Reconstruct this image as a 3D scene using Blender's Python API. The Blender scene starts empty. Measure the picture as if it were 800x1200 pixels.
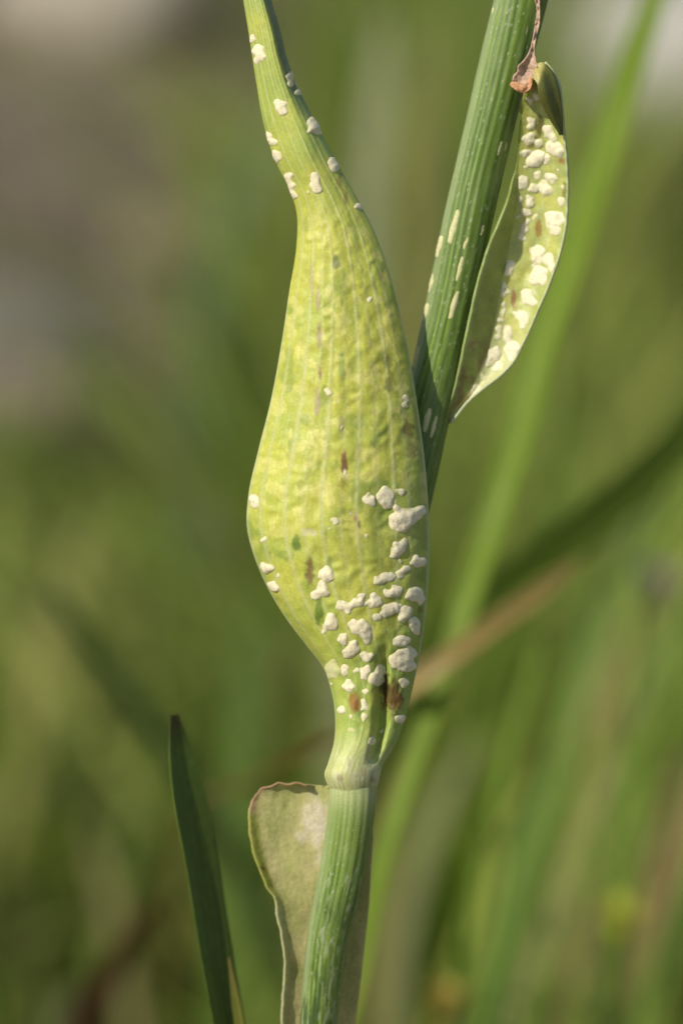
import bpy, math, random
import numpy as np
from mathutils import Vector

# ------------------------------------------------------------------ camera, world, sun, exposure
sc = bpy.context.scene
COL = sc.collection
H, PITCH, DIST = 0.50, math.radians(18.0), 0.42       # camera height, downward pitch, focus distance (metres)
S = 0.095e-3                                          # metres per photo pixel at the focus distance (frame is 76 x 114 mm)
DPX = DIST / S
SENSOR = 36.0
LENS = SENSOR * DPX / 1200.0
FWD = np.array([0.0, math.cos(PITCH), -math.sin(PITCH)])
UP = np.array([0.0, math.sin(PITCH), math.cos(PITCH)])
RIGHT = np.array([1.0, 0.0, 0.0])
CAM = np.array([0.0, 0.0, H])

cam = bpy.data.cameras.new('camera')
cam.sensor_fit = 'VERTICAL'; cam.sensor_height = SENSOR; cam.sensor_width = SENSOR * 2 / 3
cam.lens = LENS
cam.clip_start, cam.clip_end = 0.02, 200.0
cam.dof.use_dof = True
cam.dof.focus_distance = DIST - 20 * S
cam.dof.aperture_fstop = 11.0
co = bpy.data.objects.new('camera', cam); COL.objects.link(co)
co.location = Vector(CAM); co.rotation_euler = (math.pi / 2 - PITCH, 0, 0)
sc.camera = co

SUN_CAM = np.array([-0.56, 0.53, 0.64])               # direction to the sun: right, up, towards the camera
sd = SUN_CAM[0] * RIGHT + SUN_CAM[1] * UP - SUN_CAM[2] * FWD
sd /= np.linalg.norm(sd)
world = bpy.data.worlds.new('World'); sc.world = world; world.use_nodes = True
wn = world.node_tree.nodes; wl = world.node_tree.links
sky = wn.new('ShaderNodeTexSky'); sky.sky_type = 'NISHITA'; sky.sun_disc = False
sky.sun_elevation = math.asin(sd[2]); sky.sun_rotation = math.atan2(sd[0], sd[1])
bg = wn['Background']; bg.inputs['Strength'].default_value = 0.09
wl.new(sky.outputs[0], bg.inputs['Color'])
sun = bpy.data.lights.new('sun', 'SUN'); sun.energy = 3.6; sun.angle = math.radians(0.53); sun.color = (1.0, 0.94, 0.84)
so = bpy.data.objects.new('sun', sun); COL.objects.link(so)
so.rotation_euler = Vector(sd).to_track_quat('Z', 'Y').to_euler(); so.location = Vector(sd) * 5
vs = sc.view_settings
vs.view_transform = 'Standard'; vs.look = 'None'; vs.gamma = 1.0; vs.exposure = 0.2; vs.use_curve_mapping = False
sc.render.engine = 'CYCLES'
sc.cycles.use_denoising = True
sc.cycles.max_bounces = 8; sc.cycles.transmission_bounces = 6; sc.cycles.sample_clamp_indirect = 6

# ------------------------------------------------------------------ helpers
rng = np.random.default_rng(7)
random.seed(7)

def lin(r, g, b):
    c = np.array([r, g, b], float) / 255.0
    return np.where(c <= 0.04045, c / 12.92, ((c + 0.055) / 1.055) ** 2.4)

def P(px, py, z=0.0):
    """photo pixel and offset towards the camera (in pixels of the focus plane) -> world"""
    px, py, z = np.broadcast_arrays(np.asarray(px, float), np.asarray(py, float), np.asarray(z, float))
    k = (1 - z / DPX) * S
    return CAM + ((px - 400) * k)[..., None] * RIGHT + ((600 - py) * k)[..., None] * UP + (DIST - z * S)[..., None] * FWD

def A(px, py, D):
    """photo pixel at camera depth D metres -> world"""
    return P(px, py, (DIST - D) / S)

def hash2(ix, iy, seed):
    v = np.sin(ix * 127.1 + iy * 311.7 + seed * 74.7) * 43758.5453
    return v - np.floor(v)

def vnoise(x, y, seed=0):
    ix, iy = np.floor(x), np.floor(y); fx, fy = x - ix, y - iy
    fx = fx * fx * (3 - 2 * fx); fy = fy * fy * (3 - 2 * fy)
    a = hash2(ix, iy, seed); b = hash2(ix + 1, iy, seed); c = hash2(ix, iy + 1, seed); d = hash2(ix + 1, iy + 1, seed)
    return (a * (1 - fx) + b * fx) * (1 - fy) + (c * (1 - fx) + d * fx) * fy

def fbm(x, y, seed=0, n=3):
    s, a, t = 0, 1.0, 0
    for k in range(n):
        s = s + a * vnoise(x * 2 ** k, y * 2 ** k, seed + k * 3); t += a; a *= 0.5
    return s / t

def sstep(a, b, x):
    t = np.clip((x - a) / (b - a), 0, 1); return t * t * (3 - 2 * t)

def curve(tab, closed=False):
    """smooth interpolation through (y, value) pairs"""
    ys = np.array([t[0] for t in tab], float); vs_ = np.array([t[1] for t in tab], float)
    m = np.gradient(vs_, ys)
    def f(y):
        y = np.clip(np.asarray(y, float), ys[0], ys[-1])
        i = np.clip(np.searchsorted(ys, y) - 1, 0, len(ys) - 2)
        h = ys[i + 1] - ys[i]; t = (y - ys[i]) / h
        return ((2 * t**3 - 3 * t**2 + 1) * vs_[i] + (t**3 - 2 * t**2 + t) * h * m[i]
                + (-2 * t**3 + 3 * t**2) * vs_[i + 1] + (t**3 - t**2) * h * m[i + 1])
    return f

def mesh_obj(name, verts, faces, mat, parent=None, colors=None, origin=None, smooth=True):
    verts = np.asarray(verts, float).reshape(-1, 3)
    if origin is not None: verts = verts - np.asarray(origin)
    me = bpy.data.meshes.new(name)
    faces = np.asarray(faces)
    n, k = faces.shape
    me.vertices.add(len(verts)); me.vertices.foreach_set('co', verts.astype(np.float32).ravel())
    me.loops.add(n * k); me.loops.foreach_set('vertex_index', faces.astype(np.int32).ravel())
    me.polygons.add(n); me.polygons.foreach_set('loop_start', np.arange(0, n * k, k, dtype=np.int32))
    me.update(calc_edges=True)
    if smooth: me.polygons.foreach_set('use_smooth', np.ones(n, bool))
    if colors is not None:
        a = me.color_attributes.new('pigment', 'FLOAT_COLOR', 'POINT')
        c = np.ones((len(verts), 4), np.float32); c[:, :3] = np.clip(np.asarray(colors).reshape(-1, 3), 0, 1)
        a.data.foreach_set('color', c.ravel())
    me.materials.append(mat)
    o = bpy.data.objects.new(name, me); COL.objects.link(o)
    if parent is not None: o.parent = parent
    elif origin is not None: o.location = Vector(origin)
    return o

def grid_faces(nr, nc, wrap=False):
    r = np.arange(nr - 1)[:, None]; c = np.arange(nc if wrap else nc - 1)[None, :]
    c2 = (c + 1) % nc
    return np.stack([r * nc + c, r * nc + c2, (r + 1) * nc + c2, (r + 1) * nc + c], -1).reshape(-1, 4)

def tag(o, label=None, cat=None, group=None, kind=None):
    if label: o['label'] = label
    if cat: o['category'] = cat
    if group: o['group'] = group
    if kind: o['kind'] = kind
    return o

def empty(name, loc, label, cat, group=None):
    o = bpy.data.objects.new(name, None); COL.objects.link(o); o.location = Vector(loc); o.empty_display_size = 0.01
    return tag(o, label, cat, group)

# ------------------------------------------------------------------ materials
def base_mat(name):
    m = bpy.data.materials.new(name); m.use_nodes = True
    return m, m.node_tree.nodes, m.node_tree.links, m.node_tree.nodes['Principled BSDF']

def coords(n, l, scale):
    tc = n.new('ShaderNodeTexCoord'); nt = n.new('ShaderNodeTexNoise')
    nt.inputs['Scale'].default_value = scale; nt.inputs['Detail'].default_value = 4
    l.new(tc.outputs['Object'], nt.inputs['Vector'])
    return nt

def pigment_mat(name, rough=0.5, spec=0.4, sss=0.0, sss_scale=0.0006, transl=0.0, grain=0.25, grain_scale=4000, bump=0.2, bump_scale=2500, bump_dist=0.00008, coat=0.0):
    """colour comes from the pigment attribute, broken up by fine noise grain"""
    m, n, l, b = base_mat(name)
    at = n.new('ShaderNodeAttribute'); at.attribute_name = 'pigment'
    nt = coords(n, l, grain_scale)
    mr = n.new('ShaderNodeMapRange'); mr.inputs['From Min'].default_value = 0.25; mr.inputs['From Max'].default_value = 0.75
    mr.inputs['To Min'].default_value = 1 - grain; mr.inputs['To Max'].default_value = 1 + grain
    l.new(nt.outputs['Fac'], mr.inputs['Value'])
    mx = n.new('ShaderNodeVectorMath'); mx.operation = 'SCALE'
    l.new(at.outputs['Color'], mx.inputs[0]); l.new(mr.outputs['Result'], mx.inputs['Scale'])
    l.new(mx.outputs[0], b.inputs['Base Color'])
    b.inputs['Roughness'].default_value = rough
    b.inputs['Specular IOR Level'].default_value = spec
    if sss:
        b.inputs['Subsurface Weight'].default_value = sss
        b.inputs['Subsurface Radius'].default_value = (1.0, 0.9, 0.55); b.inputs['Subsurface Scale'].default_value = sss_scale
    if bump:
        nb = coords(n, l, bump_scale)
        bp = n.new('ShaderNodeBump'); bp.inputs['Strength'].default_value = bump; bp.inputs['Distance'].default_value = bump_dist
        l.new(nb.outputs['Fac'], bp.inputs['Height']); l.new(bp.outputs['Normal'], b.inputs['Normal'])
    if transl:
        tr = n.new('ShaderNodeBsdfTranslucent'); ms = n.new('ShaderNodeMixShader'); ms.inputs[0].default_value = transl
        l.new(mx.outputs[0], tr.inputs['Color'])
        l.new(b.outputs[0], ms.inputs[1]); l.new(tr.outputs[0], ms.inputs[2])
        l.new(ms.outputs[0], n['Material Output'].inputs['Surface'])
    return m

M_POD = pigment_mat('swollen leaf skin', rough=0.5, spec=0.32, sss=0.32, sss_scale=0.0006, grain=0.10, grain_scale=4500, bump=0.4, bump_scale=2600, bump_dist=0.00012)
M_STEM = pigment_mat('ribbed stem skin', rough=0.45, spec=0.4, sss=0.06, sss_scale=0.0004, grain=0.14, grain_scale=4500, bump=0.3, bump_scale=5000, bump_dist=0.00006)
M_LEAF = pigment_mat('small leaf skin', rough=0.42, spec=0.45, transl=0.22, grain=0.12, grain_scale=3500, bump=0.4, bump_scale=2500, bump_dist=0.00012)
M_WITHER = pigment_mat('withered leaf skin', rough=0.6, spec=0.25, transl=0.3, grain=0.15, grain_scale=2500, bump=0.4, bump_scale=1800, bump_dist=0.0002)
M_BLADE = pigment_mat('grass blade skin', rough=0.5, spec=0.3, transl=0.4, grain=0.15, grain_scale=900, bump=0)
M_RUST = pigment_mat('white rust blister', rough=0.85, spec=0.12, sss=0.4, sss_scale=0.0004, grain=0.10, grain_scale=6000, bump=0.6, bump_scale=6000, bump_dist=0.00012)
M_DRY = pigment_mat('dried leaf tip', rough=0.65, spec=0.25, transl=0.15, grain=0.25, grain_scale=3000, bump=0.6, bump_scale=2500, bump_dist=0.0002)

def simple_mat(name, c1, c2, scale, rough=0.8, bump=0.0, bump_dist=0.01):
    m, n, l, b = base_mat(name)
    nt = coords(n, l, scale); cr = n.new('ShaderNodeValToRGB')
    cr.color_ramp.elements[0].position = 0.35; cr.color_ramp.elements[0].color = (*c1, 1)
    cr.color_ramp.elements[1].position = 0.65; cr.color_ramp.elements[1].color = (*c2, 1)
    l.new(nt.outputs['Fac'], cr.inputs['Fac']); l.new(cr.outputs['Color'], b.inputs['Base Color'])
    b.inputs['Roughness'].default_value = rough
    if bump:
        nb = coords(n, l, scale * 3); bp = n.new('ShaderNodeBump')
        bp.inputs['Strength'].default_value = bump; bp.inputs['Distance'].default_value = bump_dist
        l.new(nb.outputs['Fac'], bp.inputs['Height']); l.new(bp.outputs['Normal'], b.inputs['Normal'])
    return m

# ------------------------------------------------------------------ ground
M_SOIL = simple_mat('dry soil with litter', (0.12, 0.096, 0.058), (0.20, 0.16, 0.10), 14, 0.95, 0.6, 0.02)
n = 121
gx = np.sign(np.linspace(-1, 1, n)) * np.abs(np.linspace(-1, 1, n)) ** 2.6 * 60
gy = -3 + np.linspace(0, 1, n) ** 2.6 * 110
GX, GY = np.meshgrid(gx, gy)
def ground_z(x, y):
    return 0.014 * (fbm(x * 4, y * 4, 3) - 0.5) * sstep(0.0, 0.6, np.abs(x) + np.abs(y - 0.4)) + 0.06 * sstep(2.6, 6, y) * fbm(x * .6, y * .6, 9)
ground = mesh_obj('ground', np.stack([GX, GY, ground_z(GX, GY)], -1), grid_faces(n, n), M_SOIL)
tag(ground, 'bare brown soil with dry litter under the meadow', 'ground', kind='structure')

# ------------------------------------------------------------------ the meadow behind
def sight_z(py, y):
    """height of the sight line through picture row py at distance y"""
    return H - y * np.tan(PITCH + np.arctan((py - 600) / DPX))

def px_of(x, y):
    return 400 + x / np.maximum(y, 0.2) * math.cos(PITCH) * DIST / S * 0.97

def ribbons(bx, by, h, w, lean, lean_dir, col, seg=4, tip=0.12):
    """many grass blades as one mesh: base, height, width, bend"""
    N = len(bx)
    t = np.linspace(0, 1, seg + 1)[None, :]
    off = (lean[:, None] * t ** 1.8) * h[:, None]
    z = h[:, None] * (t - 0.25 * np.minimum(lean, 1.2)[:, None] * t ** 2.2)
    x = bx[:, None] + np.cos(lean_dir)[:, None] * off; y = by[:, None] + np.sin(lean_dir)[:, None] * off
    ang = rng.uniform(0, math.pi, N)
    ww = w[:, None] * 0.5 * (np.minimum(1, 0.5 + t * 2) * (1 - t ** 2.5) + tip * t)
    sx, sy = np.cos(ang)[:, None] * ww, np.sin(ang)[:, None] * ww
    z0 = ground_z(bx, by)[:, None] - 0.004
    v = np.stack([np.stack([x - sx, y - sy, z + z0], -1), np.stack([x + sx, y + sy, z + z0], -1)], 2)
    nv = (seg + 1) * 2
    f1 = np.array([[2 * k, 2 * k + 1, 2 * k + 3, 2 * k + 2] for k in range(seg)])
    f = (np.arange(N)[:, None, None] * nv + f1[None]).reshape(-1, 4)
    c = np.repeat(col[:, None, :], nv, 1)
    return v.reshape(-1, 3), f, c.reshape(-1, 3)

GREENS = np.array([lin(108, 128, 44), lin(122, 134, 54), lin(94, 116, 36), lin(132, 148, 58), lin(122, 136, 66), lin(140, 142, 70)]) * 1.22
BROWNS = np.array([lin(128, 112, 78), lin(112, 96, 66), lin(140, 126, 92), lin(104, 98, 56), lin(98, 84, 60)])
cap_px = curve([(-600, 560), (0, 540), (130, 500), (230, 380), (300, 150), (360, -60), (420, -200), (620, -200), (690, -40), (735, 170), (820, 250), (1400, 280)])

def meadow(name, N, yr, hr, wr, pal, cond, label, cat, cap=True, lean=(0.1, 0.9), xs=0.34, capmargin=0.0, toward=None):
    y = yr[0] + (yr[1] - yr[0]) * rng.random(N) ** 1.25
    x = (rng.random(N) * 2 - 1) * (0.25 + y * xs)
    px = px_of(x, y)
    keep = cond(px, y, x)
    x, y, px = x[keep], y[keep], px[keep]; N = len(x)
    h = rng.uniform(hr[0], hr[1], N)
    if cap:
        mx = sight_z(cap_px(px) + capmargin, y) * rng.uniform(0.6, 1.05, N)
        h = np.minimum(h, np.maximum(mx, 0.03))
    ci = rng.integers(0, len(pal), N)
    col = pal[ci] * rng.uniform(0.7, 1.3, (N, 1)) * (0.42 + 1.1 * sstep(.3, .7, fbm(x * 11, y * 8, 77, 2)))[:, None]
    tanm = sstep(.58, .7, fbm(x * 7 + 3, y * 6, 79, 2))[:, None] * rng.random((N, 1))
    col = col + (lin(134, 130, 72) - col) * tanm * .6
    v, f, c = ribbons(x, y, h, rng.uniform(wr[0], wr[1], N), rng.uniform(lean[0], lean[1], N), rng.uniform(0, 2 * math.pi, N) if toward is None else rng.normal(toward, 0.7, N), col)
    o = mesh_obj(name, v, f, M_BLADE, colors=c)
    return tag(o, label, cat, kind='stuff')

meadow('meadow_grass', 11000, (0.92, 3.4), (0.10, 0.34), (0.003, 0.007), GREENS,
       lambda px, y, x: ~((px < 235 + 60 * (fbm(x * 9, y * 9, 5) - .5)) & (y > 1.55)) & ~((px > 735) & (y > 1.9)),
       'soft green meadow grass filling the background', 'grass')
meadow('tall_grass', 1300, (0.72, 1.05), (0.16, 0.36), (0.002, 0.0045), GREENS,
       lambda px, y, x: (px > 420) & (px < 735) & (y > 0.70), 'tall loose grass standing behind the plant on the right', 'tall grass', capmargin=60, lean=(0.15, 0.8), toward=0.0)
meadow('dry_grass', 7000, (1.45, 4.6), (0.02, 0.08), (0.002, 0.005), BROWNS,
       lambda px, y, x: (px < 300) | ((px > 700) & (y > 1.9)), 'short brown dead grass on the bare soil', 'dry grass', cap=False, lean=(0.5, 2.0), xs=0.42)
meadow('low_grass', 15000, (0.85, 2.2), (0.03, 0.09), (0.003, 0.007), GREENS * 0.95,
       lambda px, y, x: ~((px < 240) & (y > 1.6)), 'low dense green grass close to the soil', 'low grass', cap=False, lean=(0.3, 1.4))

# ------------------------------------------------------------------ single blades of grass
def sweep_blade(name, pts, widths, face, mat, colf, label, cat, group=None, thick=0.0006, fold=0.25, nc=9, nr=60, to_ground=True, parent=None, rough_edge=0.0):
    """one grass blade with thickness. pts: world points tip -> base; face: outward normal"""
    pts = [np.asarray(p, float) for p in pts]
    widths = list(widths)
    if to_ground:
        d = pts[-1] - pts[-2]; d = d / np.linalg.norm(d)
        d = d * 0.6 + np.array([0, 0, -1.0]) * 0.4; d /= np.linalg.norm(d)
        L = pts[-1][2] / max(-d[2], 0.2)
        pts.append(pts[-1] + d * L * 0.5); widths.append(widths[-1])
        e = pts[-1] * 1.0 + np.array([d[0], d[1], 0]) * L * 0.3; e[2] = -0.005
        pts.append(e); widths.append(widths[-1] * 0.9)
    pts = np.array(pts)
    s = np.concatenate([[0], np.cumsum(np.linalg.norm(np.diff(pts, axis=0), axis=1))])
    t = np.linspace(0, s[-1], nr)
    c = np.stack([curve(list(zip(s, pts[:, k])))(t) for k in range(3)], -1)
    w = curve(list(zip(s, widths)))(t)
    tg = np.gradient(c, axis=0); tg /= np.linalg.norm(tg, axis=1)[:, None]
    face = np.asarray(face, float)
    if face.ndim == 1: face = np.repeat(face[None], nr, 0)
    side = np.cross(tg, face); side /= np.linalg.norm(side, axis=1)[:, None]
    nrm = np.cross(side, tg)
    a = np.linspace(-1, 1, nc)
    sh = np.abs(a) * fold                                   # gutter along the midrib
    front = c[:, None] + side[:, None] * (a[None, :, None] * w[:, None, None] / 2) + nrm[:, None] * ((sh + 0)[None, :, None] * w[:, None, None] / 2)
    th = thick * (1 - 0.8 * a ** 2)
    back = front - nrm[:, None] * th[None, :, None]
    v = np.concatenate([front, back[:, ::-1]], 1)
    u = np.concatenate([a, a[::-1]])
    U, T = np.meshgrid(u, t / s[-1])
    col = colf(U, T)
    base = np.array([c[-1][0], c[-1][1], 0.0])
    o = mesh_obj(name, v, grid_faces(nr, nc * 2, True), mat, colors=col, origin=base if parent is None else None, parent=parent)
    return tag(o, label, cat, group)

def plain(c, var=0.12, seed=0, tipc=None, fade=0.02):
    c = np.asarray(c)
    def f(U, T):
        k = 1 + var * (fbm(U * 2 + 5, T * 14, seed) - 0.5) * 2 + 0.06 * np.sin(U * 14) + 0.10 * np.sin(U * 46 + 2 * T)
        r = c[None, None] * k[..., None]
        if tipc is not None: r = r + (np.asarray(tipc) - r) * (1 - sstep(0, fade, T))[..., None]
        return r
    return f

CF = lambda r, u, f: r * RIGHT + u * UP - f * FWD        # camera-frame direction (right, up, towards)

# near dark blade, lower left
sweep_blade('grass_blade', [P(204, 838, -130), P(208, 870, -132), P(216, 915, -135), P(234, 1010, -145), P(249, 1105, -155), P(266, 1200, -165), P(290, 1330, -190)],
            np.array([14, 34, 52, 56, 56, 54, 54]) * S * 1.02, CF(0.74, -0.12, 0.6), M_BLADE, plain(lin(104, 126, 52), 0.3, 4, tipc=lin(88, 78, 40), fade=.012),
            'sharp dark green blade with a blunt brown tip left of the stem', 'grass blade', thick=0.0005, fold=0.15, nc=41, nr=160)
sweep_blade('grass_blade', [P(268, 1122, -150), P(272, 1150, -152), P(279, 1185, -158), P(286, 1230, -165), P(292, 1330, -180)],
            np.array([2, 8, 12, 14, 14]) * S, CF(-0.3, 0.2, 0.9), M_BLADE, plain(lin(120, 124, 50), 0.2, 9, tipc=lin(124, 112, 56)),
            'thin pale blade with a reddish tip touching the dark blade', 'grass blade')
# long bright blade on the right
sweep_blade('grass_blade', [A(800, -90, .585), A(768, 0, .575), A(735, 95, .565), A(704, 200, .56), A(676, 285, .555), A(642, 385, .55), A(612, 500, .545), A(580, 610, .54), A(548, 705, .54), A(508, 830, .535), A(455, 985, .53), A(425, 1120, .53), A(400, 1230, .53)],
            np.array([36, 44, 54, 56, 58, 58, 56, 52, 44, 32, 32, 32, 28]) * S * 0.94, CF(-0.45, 0.1, 0.9), M_BLADE, plain(lin(124, 148, 40), 0.12, 2),
            'long bright green blade leaning down from the upper right corner', 'grass blade', fold=0.3, nr=90)
# dark diagonal blade
sweep_blade('grass_blade', [A(870, 425, .60), A(805, 503, .60), A(725, 580, .605), A(640, 645, .61), A(570, 690, .615), A(500, 760, .62), A(440, 900, .60)],
            np.array([40, 50, 54, 52, 46, 36, 28]) * S * 1.7, CF(0.25, -0.48, 0.8), M_BLADE, plain(lin(112, 138, 50), 0.15, 5),
            'dark green blade crossing behind the bright blade at the right edge', 'grass blade', fold=0.2)
# dead tan blade
sweep_blade('grass_blade', [A(672, 660, .545), A(640, 688, .54), A(590, 725, .535), A(520, 775, .53), A(440, 830, .535), A(360, 880, .56), A(290, 918, .59), A(225, 955, .68)],
            np.array([16, 34, 42, 44, 42, 36, 30, 22]) * S * 0.82, CF(0.25, 0.45, 0.8), M_BLADE, plain(lin(158, 138, 76), 0.2, 6),
            'dead tan blade slanting behind the swollen leaf', 'dead grass blade', fold=0.15)
sweep_blade('grass_blade', [A(180, 1060, .66), A(150, 1100, .66), A(115, 1160, .66), A(80, 1230, .66)],
            np.array([14, 34, 44, 46]) * S * 1.4, CF(0.6, -0.1, 0.7), M_BLADE, plain(lin(120, 80, 44), 0.2, 8),
            'red brown dead blade at the lower left corner', 'dead grass blade')
# softer blades further back
def far_blade(pts, D, w, c, label, dD=0.0, face=(-0.4, 0.3, 0.8), cat='grass blade', group=None):
    k = D / DIST
    P_ = [A(x, y, D + dD * i / max(1, len(pts) - 1)) for i, (x, y) in enumerate(pts)]
    ws = [w * 0.25] + [w * 0.85] + [w] * (len(pts) - 2)
    sweep_blade('grass_blade', P_, np.array(ws) * S * k, CF(*face), M_BLADE, plain(c, 0.15, len(label)), label, cat, group, nr=40, nc=5)
far_blade([(690, 700), (675, 790), (655, 880), (625, 990), (595, 1100), (570, 1210)], .72, 28, lin(104, 134, 44), 'mid green blurred blade rising from the bottom edge below the dark blade')
far_blade([(770, 560), (735, 650), (700, 760), (660, 880), (640, 960)], .80, 24, lin(100, 124, 48), 'soft green blade leaning right below the dark diagonal blade')
far_blade([(560, 860), (520, 940), (490, 1020), (470, 1110), (460, 1220)], .78, 30, lin(132, 134, 84), 'pale grey green blade right of the stem node')
far_blade([(800, 880), (780, 980), (765, 1090), (755, 1220)], .74, 30, lin(142, 122, 74), 'straw coloured blade standing at the lower right edge', cat='dead grass blade')
far_blade([(735, 760), (722, 860), (700, 960), (680, 1070), (665, 1220)], .86, 26, lin(138, 118, 78), 'brown withered blade behind the yellow bud', cat='dead grass blade')
far_blade([(640, 900), (610, 980), (590, 1060), (560, 1210)], .66, 24, lin(100, 128, 42), 'fresh green blade crossing low beside the small yellow bud')
far_blade([(452, 20), (446, 100), (436, 220), (430, 340), (420, 480)], .95, 40, lin(150, 152, 112), 'pale grey green blade standing between leaf tip and stem')
far_blade([(515, 30), (505, 120), (495, 240), (480, 380), (470, 520)], .85, 30, lin(128, 124, 64), 'olive blade close to the left edge of the ribbed stem')
far_blade([(330, 120), (300, 190), (270, 260), (240, 380), (230, 560)], 1.3, 34, lin(98, 118, 72), 'blue green blade left of the swollen leaf tip')
far_blade([(105, 600), (85, 680), (50, 780), (30, 900), (10, 1020)], 1.05, 40, lin(142, 142, 74), 'pale yellow green blade at the left edge')
far_blade([(60, 690), (130, 790), (190, 870), (250, 960), (300, 1060)], .70, 30, lin(62, 82, 32), 'dark drooping blade behind the tip of the near dark blade', face=(0.7, -0.3, 0.5))
far_blade([(290, 700), (292, 780), (290, 860), (280, 960), (275, 1060)], .84, 44, lin(92, 118, 42), 'saturated green leaf blade behind the lower swollen leaf')

rb = np.random.default_rng(21)
for i in range(22):
    x1 = rb.uniform(450, 860); y1 = rb.uniform(1150, 1240); L = rb.uniform(220, 560); k = rb.uniform(.10, .42)
    c = [lin(122, 150, 44), lin(112, 138, 46), lin(138, 150, 62), lin(98, 120, 40), lin(150, 146, 84), lin(160, 140, 90)][i % 6]
    tt_ = np.linspace(0, 1, 6)
    pts = [(x1 + k * L * t * (1 + .3 * t), y1 - L * t) for t in tt_[::-1]]
    far_blade(pts, rb.uniform(.62, .9), rb.uniform(12, 24), c, ['bright green', 'mid green', 'pale yellow green', 'dark green', 'straw coloured', 'tan'][i % 6] + ' blurred thin grass blade in the thicket at the lower right', group='blurred thin blades at the lower right')
for i in range(14):
    x1 = rb.uniform(-60, 330); y1 = rb.uniform(1150, 1240); L = rb.uniform(150, 520); k = rb.uniform(-.3, .35)
    c = [lin(118, 138, 50), lin(132, 142, 70), lin(96, 116, 40), lin(140, 134, 84)][i % 4]
    tt_ = np.linspace(0, 1, 6)
    pts = [(x1 + k * L * t * (1 + .4 * t), y1 - L * t) for t in tt_[::-1]]
    far_blade(pts, rb.uniform(.85, 1.15), rb.uniform(14, 26), c, ['fresh green', 'pale olive', 'dark green', 'straw coloured'][i % 4] + ' soft blurred grass blade in the meadow at the lower left', group='soft blurred blades at the lower left')

# ------------------------------------------------------------------ stones and flowers in the background
def stone(px, py, r, c1, c2, label, squash=0.6, y=None):
    al = PITCH + math.atan((py - 600) / DPX)
    yy = H / math.tan(al) if y is None else y
    X = (px - 400) * S / DIST * yy / math.cos(al) * math.cos(math.atan((py - 600) / DPX))
    nu, nv = 28, 18
    th = np.linspace(0, 2 * math.pi, nu, endpoint=False)[None, :]; ph = np.linspace(0.02, math.pi - 0.02, nv)[:, None]
    d = np.stack([np.sin(ph) * np.cos(th), np.sin(ph) * np.sin(th), np.cos(ph) + 0 * th], -1)
    k = 0.75 + 0.5 * fbm(d[..., 0] * 1.7 + px, d[..., 1] * 1.7 + d[..., 2] * 1.3 + py, 3, 3)
    v = d * (k * r)[..., None] * np.array([1.15, 0.9, squash])
    v[..., 2] += r * squash * 0.45
    o = mesh_obj('stone', v, grid_faces(nv, nu, True), simple_mat('stone', c1, c2, 40, 0.85, 0.5, 0.01))
    o.location = (X, yy, 0)
    tag(o, label, 'stone')
GREY = (lin(170, 165, 155), lin(205, 200, 190))
stone(805, 140, 0.10, *GREY, 'large pale grey stone at the upper right edge')
stone(735, 60, 0.06, lin(150, 150, 130), lin(175, 172, 155), 'smaller grey stone behind the bright blade')
stone(120, 35, 0.075, lin(146, 136, 116), lin(172, 162, 142), 'pale beige stone in the upper left corner')
stone(10, 430, 0.045, lin(108, 100, 98), lin(126, 117, 114), 'dull purplish brown stone at the left edge')
stone(20, 510, 0.04, lin(132, 116, 98), lin(150, 134, 114), 'pinkish stone in front of the purplish brown stone')
stone(190, 300, 0.03, lin(128, 112, 92), lin(150, 132, 110), 'small brown stone on the bare soil')

def flower(name, px, py, D, r, cpet, ccen, label, cat, npet=10):
    hc = A(px, py, D); base = np.array([hc[0] + 0.01, hc[1] + 0.03, 0.0])
    e = empty(name, base, label, cat)
    t = np.linspace(0, 1, 20)[:, None]
    c = (hc - base) * t + np.array([0.006, 0, 0]) * np.sin(t * math.pi)
    an = np.linspace(0, 2 * math.pi, 8, endpoint=False)
    v = c[:, None] + 0.0006 * np.stack([np.cos(an), np.sin(an), 0 * an], -1)[None]
    mesh_obj('flower_stalk', v, grid_faces(20, 8, True), M_BLADE, e, colors=np.tile(lin(96, 112, 52), (160, 1)))
    nu, nv = 16, 10
    th = np.linspace(0, 2 * math.pi, nu, endpoint=False)[None, :]; tt = np.linspace(0, 1, nv)[:, None]
    rad = r * 0.5 * np.sin(np.clip(tt * 0.9 + 0.08, 0, 1) * math.pi) ** 0.6
    v = np.stack([rad * np.cos(th), rad * np.sin(th), (tt - 0.75) * r * 1.3 + 0 * th], -1) + (hc - base)
    mesh_obj('flower_head', v, grid_faces(nv, nu, True), M_BLADE, e, colors=np.tile(ccen, (nu * nv, 1)))
    a = np.linspace(0, 1, 7)[:, None]; b = np.array([-1, 0, 1.0])[None, :]
    w = r * 0.28 * np.sin(np.clip(a * 0.85 + 0.12, 0, 1) * math.pi) ** 0.6
    pv = np.stack([r * (0.25 + 0.75 * a) + 0 * b, w * b, r * (0.35 * a ** 1.5) + 0.08 * r * np.abs(b)], -1)
    p0 = None
    for k in range(npet):
        if p0 is None: o = p0 = mesh_obj('petal', pv, grid_faces(7, 3), M_BLADE, e, colors=np.tile(cpet, (21, 1)))
        else: o = p0.copy(); COL.objects.link(o); o.parent = e
        o.location = Vector(hc - base); o.rotation_euler = (0, random.uniform(-0.5, 0.1), k * 2 * math.pi / npet + random.uniform(-.1, .1))
    return e
flower('purple_flower', 768, 686, .74, 0.0048, lin(140, 112, 136), lin(112, 98, 92), 'small purple flower blurred at the right edge', 'flower')
flower('yellow_flower', 725, 1076, .60, 0.0042, lin(176, 180, 58), lin(160, 166, 52), 'round yellow green bud near the lower right corner', 'flower bud', 8)
flower('yellow_flower', 520, 1172, .62, 0.0036, lin(168, 148, 62), lin(150, 130, 54), 'small orange yellow bud at the bottom edge', 'flower bud', 8)

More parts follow.
